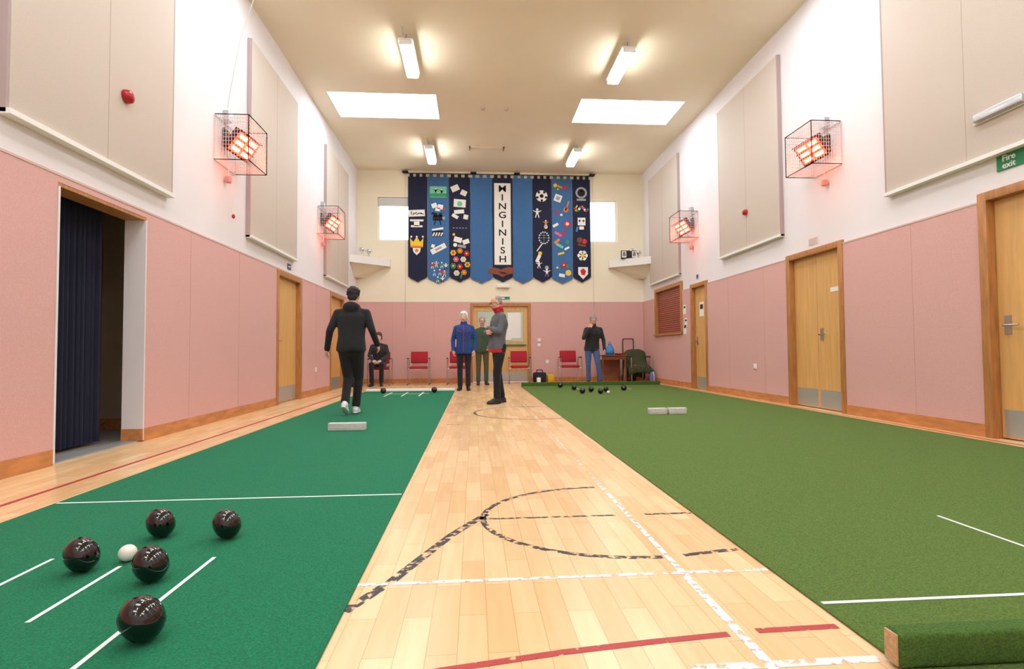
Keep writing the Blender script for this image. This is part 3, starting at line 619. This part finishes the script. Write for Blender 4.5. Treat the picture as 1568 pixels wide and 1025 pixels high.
def loft(rings, m, seg=28, sub=5):
    R2 = []
    for (c0, a0, b0), (c1, a1, b1) in zip(rings, rings[1:]):
        for k in range(sub):
            t = k/sub; t2 = t; R2.append((Vector(c0).lerp(Vector(c1), t2), a0+(a1-a0)*t2, b0+(b1-b0)*t2))
    R2.append((Vector(rings[-1][0]), rings[-1][1], rings[-1][2]))
    vs = []; fs = []
    for c, rx, ry in R2:
        for i in range(seg):
            t = 2*math.pi*i/seg; cx = math.copysign(abs(math.cos(t))**.85, math.cos(t)); sy = math.copysign(abs(math.sin(t))**.85, math.sin(t))
            vs.append(c+Vector((cx*rx, sy*ry, 0)))
    n = len(R2)
    for k in range(n-1):
        for i in range(seg): a = k*seg+i; b_ = k*seg+(i+1) % seg; fs.append((a, b_, b_+seg, a+seg))
    vs.append(R2[0][0]); vs.append(R2[-1][0]); q = len(vs)
    for i in range(seg): fs.append((q-2, (i+1) % seg, i)); fs.append((q-1, (n-1)*seg+i, (n-1)*seg+(i+1) % seg))
    return (vs, fs, m)
def remesh(prims, vox, it, M, b):
    V = []; Fc = []; trees = []
    for vs, fs, m in prims:
        o = len(V); V += [Vector(v) for v in vs]; Fc += [tuple(i+o for i in f) for f in fs]
        bm = bmesh.new(); bv = [bm.verts.new(v) for v in vs]
        for f in fs: bm.faces.new([bv[i] for i in f])
        bmesh.ops.recalc_face_normals(bm, faces=bm.faces[:]); trees.append((BVHTree.FromBMesh(bm), m)); bm.free()
    me = bpy.data.meshes.new('r'); me.from_pydata(V, [], Fc); ob = bpy.data.objects.new('r', me); scene.collection.objects.link(ob)
    md = ob.modifiers.new('r', 'REMESH'); md.mode = 'VOXEL'; md.voxel_size = vox
    if it: md = ob.modifiers.new('s', 'SMOOTH'); md.factor = .5; md.iterations = it
    dg = bpy.context.evaluated_depsgraph_get(); dg.update(); nm = bpy.data.meshes.new_from_object(ob.evaluated_get(dg))
    multi = len({m for _, m in trees}) > 1; ml = []
    for p in nm.polygons:
        if not multi: ml.append(trees[0][1]); continue
        best = None
        for t, m in trees:
            co, no, ix, d = t.find_nearest(p.center, .05)
            if co is None: continue
            sd = d if (p.center-co).dot(no) > 0 else -d
            if best is None or sd < best[0]: best = (sd, m)
        ml.append(best[1] if best else trees[0][1])
    b.add([v.co[:] for v in nm.vertices], [tuple(p.vertices) for p in nm.polygons], ml, True, M)
    bpy.data.objects.remove(ob); bpy.data.meshes.remove(me); bpy.data.meshes.remove(nm)
M_lip = mat('lips', S(165, 90, 82), .5); M_eye = mat('eye_white', S(235, 230, 225), .2); M_iris = mat('iris', S(50, 40, 35), .2)
def head(b, M, skin, hair, style='short', glasses=False, mask=None):
    p = [E((0, -.012, .028), (.074, .094, .086), skin), E((0, .018, -.035), (.06, .07, .075), skin), cap((-.035, .0, -.075), (0, .05, -.092), .026, .02, skin), cap((.035, .0, -.075), (0, .05, -.092), .026, .02, skin),
         cap((0, .082, .012), (0, .102, -.022), .009, .013, skin), E((.012, .092, -.026), (.009, .01, .008), skin), E((-.012, .092, -.026), (.009, .01, .008), skin),
         cap((-.038, .072, .026), (-.012, .08, .026), .008, .008, skin), cap((.038, .072, .026), (.012, .08, .026), .008, .008, skin),
         cap((-.018, .079, -.055), (.018, .079, -.055), .007, .007, M_lip),
         E((.074, -.002, -.005), (.012, .02, .032), skin), E((-.074, -.002, -.005), (.012, .02, .032), skin), E((-.04, .05, -.025), (.022, .022, .022), skin), E((.04, .05, -.025), (.022, .022, .022), skin),
         cap((0, -.025, -.06), (0, -.04, -.16), .055, .06, skin)]
    if style == 'short':
        p += [E((0, -.028, .05), (.082, .096, .083), hair), E((0, -.07, .0), (.066, .042, .06), hair), cap((-.076, .012, .03), (-.074, .016, .0), .01, .006, hair), cap((.076, .012, .03), (.074, .016, .0), .01, .006, hair)]
    elif style == 'bob':
        p += [E((0, -.026, .056), (.088, .098, .086), hair), E((0, -.06, -.02), (.078, .06, .085), hair), cap((-.078, .015, .045), (-.082, -.01, -.045), .018, .018, hair), cap((.078, .015, .045), (.082, -.01, -.045), .018, .018, hair), cap((-.045, .058, .085), (.05, .058, .088), .018, .02, hair)]
    elif style == 'curly':
        p += [E((0, -.03, .048), (.088, .1, .088), hair), E((0, -.07, -.015), (.072, .045, .07), hair)]
        rr = random.Random(3)
        for i in range(60):
            t = rr.uniform(0, 6.28); u = rr.uniform(-.35, 1); s = math.sqrt(1-u*u); y = s*math.sin(t)*.1-.03
            if y > .05 and u < .5: continue
            p.append(E((s*math.cos(t)*.086, y, .045+u*.086), (.014, .014, .014), hair))
    elif style == 'bald':
        p += [E((0, -.06, .005), (.074, .05, .058), hair), cap((-.074, -.02, .02), (-.076, .01, .0), .012, .009, hair), cap((.074, -.02, .02), (.076, .01, .0), .012, .009, hair), E((0, -.035, .055), (.077, .085, .062), hair)]
    if mask: p += [E((0, .018, -.086), (.070, .070, .034), mask), cap((-.05, -.04, -.10), (.05, -.04, -.10), .045, .045, mask), cap((0, .0, -.12), (0, -.02, -.14), .070, .08, mask)]
    remesh(p, .0065, 2, M, b)
    for s in (-1, 1):
        b.ell((s*.028, .073, .008), (.0125, .0115, .0095), M_eye, 12, 8, M); b.ell((s*.028, .0825, .008), (.0055, .003, .0055), M_iris, 10, 6, M)
        bw = [(s*.012, .088, .027), (s*.028, .087, .032), (s*.042, .079, .028)]; b.tube(bw, .003, hair, 6, M)
        if glasses:
            b.tube([(s*.03+.022*math.cos(k*.52), .099, .006+.018*math.sin(k*.52)) for k in range(13)], .0022, M_black, 6, M)
            b.tube([(s*.052, .098, .01), (s*.078, .05, .012), (s*.08, -.005, .01)], .0022, M_black, 6, M)
    if glasses: b.tube([(-.008, .1, .01), (.008, .1, .01)], .0022, M_black, 6, M)
def hand(b, org, d, pn, left, M, skin, curl=1.0):
    d = Vector(d).normalized(); pn = Vector(pn); pn = (pn-d*pn.dot(d)).normalized(); X = pn.cross(d)*(1 if left else -1)
    T = Matrix((X, pn, d)).transposed().to_4x4(); T.translation = Vector(org)
    p = [loft([((0, 0, -.03), .026, .02), ((0, 0, .01), .027, .019), ((0, 0, .045), .038, .017), ((0, 0, .085), .041, .013), ((0, 0, .095), .036, .010)], skin, 20, 3)]
    for i, Ln in enumerate((.074, .082, .076, .060)):
        q = Vector((.0315-.021*i, 0, .082-.006*abs(i-1.2))); an = math.radians(14*curl); fan = (1.5-i)*.05
        for k, fr in enumerate((.45, .31, .24)):
            v = Vector((fan*(1-k*.4), math.sin(an), math.cos(an))).normalized(); q2 = q+v*Ln*fr
            p.append(cap(q, q2, .0086-.0006*k, .0080-.0007*k, skin, 10)); q = q2; an += math.radians((28, 22, 0)[k]*curl)
    q = Vector((.026, .004, .022)); q1 = q+Vector((.030, .016, .028)); q2 = q1+Vector((.008, .012, .028)); q3 = q2+Vector((-.002, .008, .02))
    p += [cap(q, q1, .015, .0115, skin, 10), cap(q1, q2, .011, .0095, skin, 10), cap(q2, q3, .0095, .008, skin, 10)]
    p = [([T @ Vector(v) for v in vs], fs, m) for vs, fs, m in p]
    remesh(p, .0042, 1, M, b)
BASE = dict(pel=(0, 0, .95), wst=(0, 0, 1.08), chs=(0, 0, 1.28), nk=(0, -.01, 1.48), hd=(0, .02, 1.64), shL=(-.172, 0, 1.395), elL=(-.235, -.03, 1.13), wrL=(-.235, .04, .88), shR=(.172, 0, 1.395), elR=(.235, -.03, 1.13), wrR=(.235, .04, .88),
            hipL=(-.09, 0, .92), knL=(-.1, .02, .5), anL=(-.105, -.02, .095), hipR=(.09, 0, .92), knR=(.1, .02, .5), anR=(.105, -.02, .095), tL=12, tR=-12, pL=0, pR=0, hp=0, hy=0, pnL=(1, 0, 0), pnR=(-1, 0, 0), hdL=None, hdR=None, hem=-.1, bw=1, bd=1, curl=1)
def person(name, loc, yaw, H, j, top, bot, skin, hair, shoe, style='short', hood=False, glasses=False, mask=None, collar=None, under=None, extras=(), sole=None):
    J = dict(BASE); J.update(j); V = {k: Vector(v) for k, v in J.items() if isinstance(v, tuple) and len(v) == 3}
    b = Bld(name); M = Matrix.Translation(loc) @ Matrix.Rotation(math.radians(yaw), 4, 'Z') @ Matrix.Scale(H, 4)
    bw, bd = J['bw'], J['bd']; pel, wst, chs, nk = V['pel'], V['wst'], V['chs'], V['nk']; shm = (V['shL']+V['shR'])/2
    up = Vector((0, 0, 1))
    R_ = [(pel+up*J['hem'], .184*bw, .136*bd), (pel+up*(J['hem']*.3), .184*bw, .136*bd), (wst, .166*bw, .124*bd), (wst.lerp(chs, .5), .172*bw, .124*bd), (chs, .186*bw, .13*bd), (chs.lerp(shm, .6), .184*bw, .12*bd), (shm+up*.03, .14*bw, .088*bd), (nk-up*.015, .075, .072), (nk+up*.02, .06, .06)]
    p = [loft(R_, top), cap(V['shL'], V['shR'], .056, .056, top)]
    for s in 'LR':
        sh, el, wr = V['sh'+s], V['el'+s], V['wr'+s]; sx = Vector((math.copysign(.05, sh.x), -.01, -.035))
        p += [cap(sh, el, .062*bw, .050, top), cap(el, wr, .050, .040, top), cap(nk+sx, sh+up*.004, .048, .054, top)]
        f = (wr-el).normalized(); p.append(cap(wr-f*.03, wr-f*.005, .042, .042, top))
        for k in (-.35, -.15, .15): q = el.lerp(sh, .3*abs(k)*2) if k < 0 else el.lerp(wr, .3*k*2); p.append(E(tuple(q), (.054, .054, .016), top))
        hip, kn, an = V['hip'+s], V['kn'+s], V['an'+s]
        p += [cap(hip, kn, .092*bw, .066, bot), cap(kn, an+(kn-an).normalized()*.05, .064, .056, bot), cap(an+(kn-an).normalized()*.12, an+(kn-an).normalized()*.03, .056, .06, bot)]
        p.append(E(tuple(kn+Vector((0, -.01, .03))), (.066, .066, .014), bot)); p.append(E(tuple(an+(kn-an).normalized()*.1), (.062, .062, .012), bot))
    p += [E(tuple(pel+up*-.03), (.165*bw, .118*bd, .12), bot)]
    if under: p.append(loft([(pel+up*(J['hem']-.06), .180*bw, .132*bd), (pel+up*(J['hem']+.02), .178*bw, .130*bd)], under, 28, 4))
    if hood: p += [E(tuple(nk+Vector((0, -.07, .0))), (.115, .055, .085), top), cap(nk+Vector((-.07, -.01, .01)), nk+Vector((.07, -.01, .01)), .045, .045, top)]
    if collar: 
        for k in range(12): t = k*math.pi/6; q = nk+Vector((.062*math.cos(t), .062*math.sin(t)+.005, .015)); p.append(cap(q, q+up*.045, .016, .013, collar, 8))
    remesh(p, .0115, 3, M, b)
    for s in 'LR':   # shoes
        an = V['an'+s]; ang = math.radians(J['t'+s]); pt = math.radians(J['p'+s]); sk = shoe
        T = Matrix.Translation(an) @ Matrix.Rotation(ang, 4, 'Z') @ Matrix.Rotation(pt, 4, 'X')
        q = [cap((0, -.035, -.045), (0, .10, -.055), .040, .034, sk), cap((0, .09, -.058), (0, .165, -.062), .038, .026, sk), cap((0, -.01, .01), (0, 0, -.04), .043, .046, sk), cap((0, .03, -.02), (0, .1, -.045), .036, .03, sk),
             E((0, .055, -.082), (.047, .150, .012), sole or M_black), E((0, .0, -.082), (.04, .09, .012), sole or M_black)]
        q = [([T @ Vector(v) for v in vs], fs, m) for vs, fs, m in q]; remesh(q, .008, 2, M, b)
        wr, el = V['wr'+s], V['el'+s]; dd = J['hd'+s] or tuple(wr-el)
        hand(b, wr-(wr-el).normalized()*.005, dd, J['pn'+s], s == 'L', M, skin, J['curl'])
    hm = M @ Matrix.Translation(V['hd']) @ Matrix.Rotation(math.radians(J['hy']), 4, 'Z') @ Matrix.Rotation(math.radians(-J['hp']), 4, 'X')
    head(b, hm, skin, hair, style, glasses, mask)
    remesh([cap(nk+up*-.03, V['hd']+Vector((0, -.035, -.06)), .058, .052, mask or skin)], .009, 1, M, b)
    for e in extras:
        b.tube([Vector(q) for q in e[0]], e[1], e[2], 8, M)
    return b.finish()
def cloth(n, r, g, b_): return mat(n, S(r, g, b_), .9, noise=(14, .12), bump=(14, .6), sheen=.1)
skin1 = mat('skin_fair', S(224, 180, 160), .55, noise=(20, .04)); skin2 = mat('skin_rosy', S(216, 164, 142), .55, noise=(20, .04))
C_blk = cloth('hoodie_black', 22, 22, 28); C_trk = cloth('trousers_black', 20, 19, 23); C_blue = cloth('jacket_blue', 28, 66, 130); C_navy = cloth('trousers_navy', 30, 30, 42)
C_grey = cloth('fleece_grey', 92, 94, 102); C_redc = cloth('scarf_red', 180, 36, 46); C_dj = cloth('jacket_dark', 44, 46, 50); C_jean = cloth('jeans_blue', 72, 100, 145); C_olv = cloth('trousers_olive', 78, 84, 62); C_grn = cloth('jumper_green', 58, 78, 56)
H_dk = mat('hair_dark', S(42, 37, 40), .8, bump=(120, .6)); H_wh = mat('hair_white', S(226, 222, 218), .8, bump=(120, .5)); H_gr = mat('hair_grey', S(150, 146, 144), .8, bump=(120, .5)); H_br = mat('hair_brown', S(90, 66, 50), .8, bump=(120, .5))
Sh_w = mat('shoe_white', S(225, 225, 228), .5); Sh_b = mat('shoe_black', S(32, 30, 32), .5); Sh_g = mat('shoe_brown', S(70, 55, 48), .5)

person('man_bowling', (-1.63, 7.08, MT+.002), 0, .965, dict(pel=(0, 0, .93), wst=(0, .02, 1.07), chs=(0, .05, 1.27), nk=(0, .05, 1.47), hd=(0.01, .10, 1.63), shL=(-.19, .05, 1.39), elL=(-.28, -.03, 1.15), wrL=(-.335, .04, .90), shR=(.19, .05, 1.39), elR=(.28, .0, 1.16), wrR=(.325, .16, .96),
       hipL=(-.085, 0, .9), knL=(-.055, .06, .5), anL=(-.04, -.17, .17), hipR=(.085, 0, .9), knR=(.075, .14, .5), anR=(.04, .12, .097), pL=-28, tL=0, tR=0, hp=12, hem=-.06, bw=1.08, bd=1.1),
       C_blk, C_trk, skin2, H_dk, Sh_w, 'curly', hood=True, sole=Sh_w)
person('man_arms_crossed', (.40, 8.42, 0), 108, .985, dict(pel=(0, .04, .94), wst=(0, .03, 1.08), chs=(0, -.01, 1.28), nk=(0, -.01, 1.48), hd=(0, .05, 1.635), elL=(-.24, .08, 1.16), wrL=(-.01, .185, 1.22), elR=(.24, .08, 1.16), wrR=(.01, .225, 1.15), hdL=(.9, -.12, .2), hdR=(-.9, -.2, .05), pnL=(0, -1, 0), pnR=(0, -1, 0),
       knL=(-.1, .08, .5), anL=(-.11, .08, .095), knR=(.09, -.01, .5), anR=(.1, -.08, .095), hp=14, hem=-.05, curl=.8), C_grey, C_trk, skin2, H_gr, Sh_b, 'bald', glasses=True, mask=C_redc, under=C_redc)
person('woman_standing', (-.22, 11.35, 0), 176, .965, dict(bw=1.0, bd=1.12, elL=(-.25, -.02, 1.13), elR=(.25, -.02, 1.13), wrL=(-.235, .06, .89), wrR=(.235, .06, .89), anL=(-.09, 0, .095), anR=(.09, .0, .095), knL=(-.09, .02, .5), knR=(.09, .02, .5), hem=-.13, hp=8, hy=-8),
       C_blue, C_navy, skin1, H_wh, Sh_b, 'bob', collar=C_blue, extras=(([(0, .154, .86), (0, .154, 1.0), (0, .146, 1.15), (0, .15, 1.28), (0, .133, 1.38), (0, .09, 1.48)], .007, C_redc), ([(-.06, .148, 1.3), (-.14, .125, 1.34)], .005, C_redc), ([(.06, .148, 1.3), (.14, .125, 1.34)], .005, C_redc)))
person('man_behind', (.2, 13.1, 0), 186, .965, dict(hem=-.1, wrL=(-.16, .17, .98), elL=(-.25, -.02, 1.14), pnL=(1, 0, 0)), C_grn, C_olv, skin2, H_gr, Sh_g, 'short', glasses=True)
person('man_bending', (2.95, 12.9, 0), 183, 1.0, dict(pel=(0, -.06, .93), wst=(0, -.01, 1.07), chs=(0, .07, 1.25), nk=(0.01, .13, 1.44), hd=(0.03, .20, 1.585), shL=(-.175, .1, 1.36), elL=(-.27, .06, 1.1), wrL=(-.26, .16, .86), shR=(.175, .1, 1.36), elR=(.28, .22, 1.15), wrR=(.15, .34, 1.38), hdR=(-.35, -.1, .9), pnR=(-.3, -1, 0), hipL=(-.09, -.05, .91), hipR=(.09, -.05, .91),
       knL=(-.12, .08, .5), anL=(-.19, .04, .095), knR=(.11, .0, .5), anR=(.08, -.1, .095), hp=28, hy=10, hem=-.09, bw=1.05), C_dj, C_jean, skin2, H_gr, Sh_g, 'short', collar=C_dj)
person('person_seated', (-2.4, 13.5, 0), 180, .97, dict(pel=(0, -.02, .56), wst=(0, 0, .70), chs=(0, .07, .90), nk=(0, .11, 1.09), hd=(0, .15, 1.25), shL=(-.17, .07, 1.01), elL=(-.24, .12, .78), wrL=(-.1, .33, .66), shR=(.17, .07, 1.01), elR=(.24, .12, .78), wrR=(.1, .33, .66), hipL=(-.09, .02, .565), hipR=(.09, .02, .565),
       knL=(-.13, .44, .55), anL=(-.12, .42, .095), knR=(.13, .44, .55), anR=(.1, .5, .095), pnL=(.3, 0, -1), pnR=(-.3, 0, -1), hem=-.02, hp=10), C_dj, C_trk, skin1, H_br, Sh_b, 'bob')

# ------------------------------------------------------------------ world / camera
w = bpy.data.worlds.new('w'); scene.world = w; w.use_nodes = True
w.node_tree.nodes['Background'].inputs[0].default_value = (.8, .9, 1, 1); w.node_tree.nodes['Background'].inputs[1].default_value = 1
cd = bpy.data.cameras.new('camera'); cd.sensor_width = 36; cd.lens = 18.37; cd.clip_start = .05
co = bpy.data.objects.new('camera', cd); scene.collection.objects.link(co); scene.camera = co
co.matrix_world = Matrix.Translation((0, 0, .82)) @ Matrix.Rotation(-math.atan(.0725), 4, 'Z') @ Matrix.Rotation(math.pi/2+math.atan(.0335), 4, 'X') @ Matrix.Rotation(math.radians(-.4), 4, 'Z')
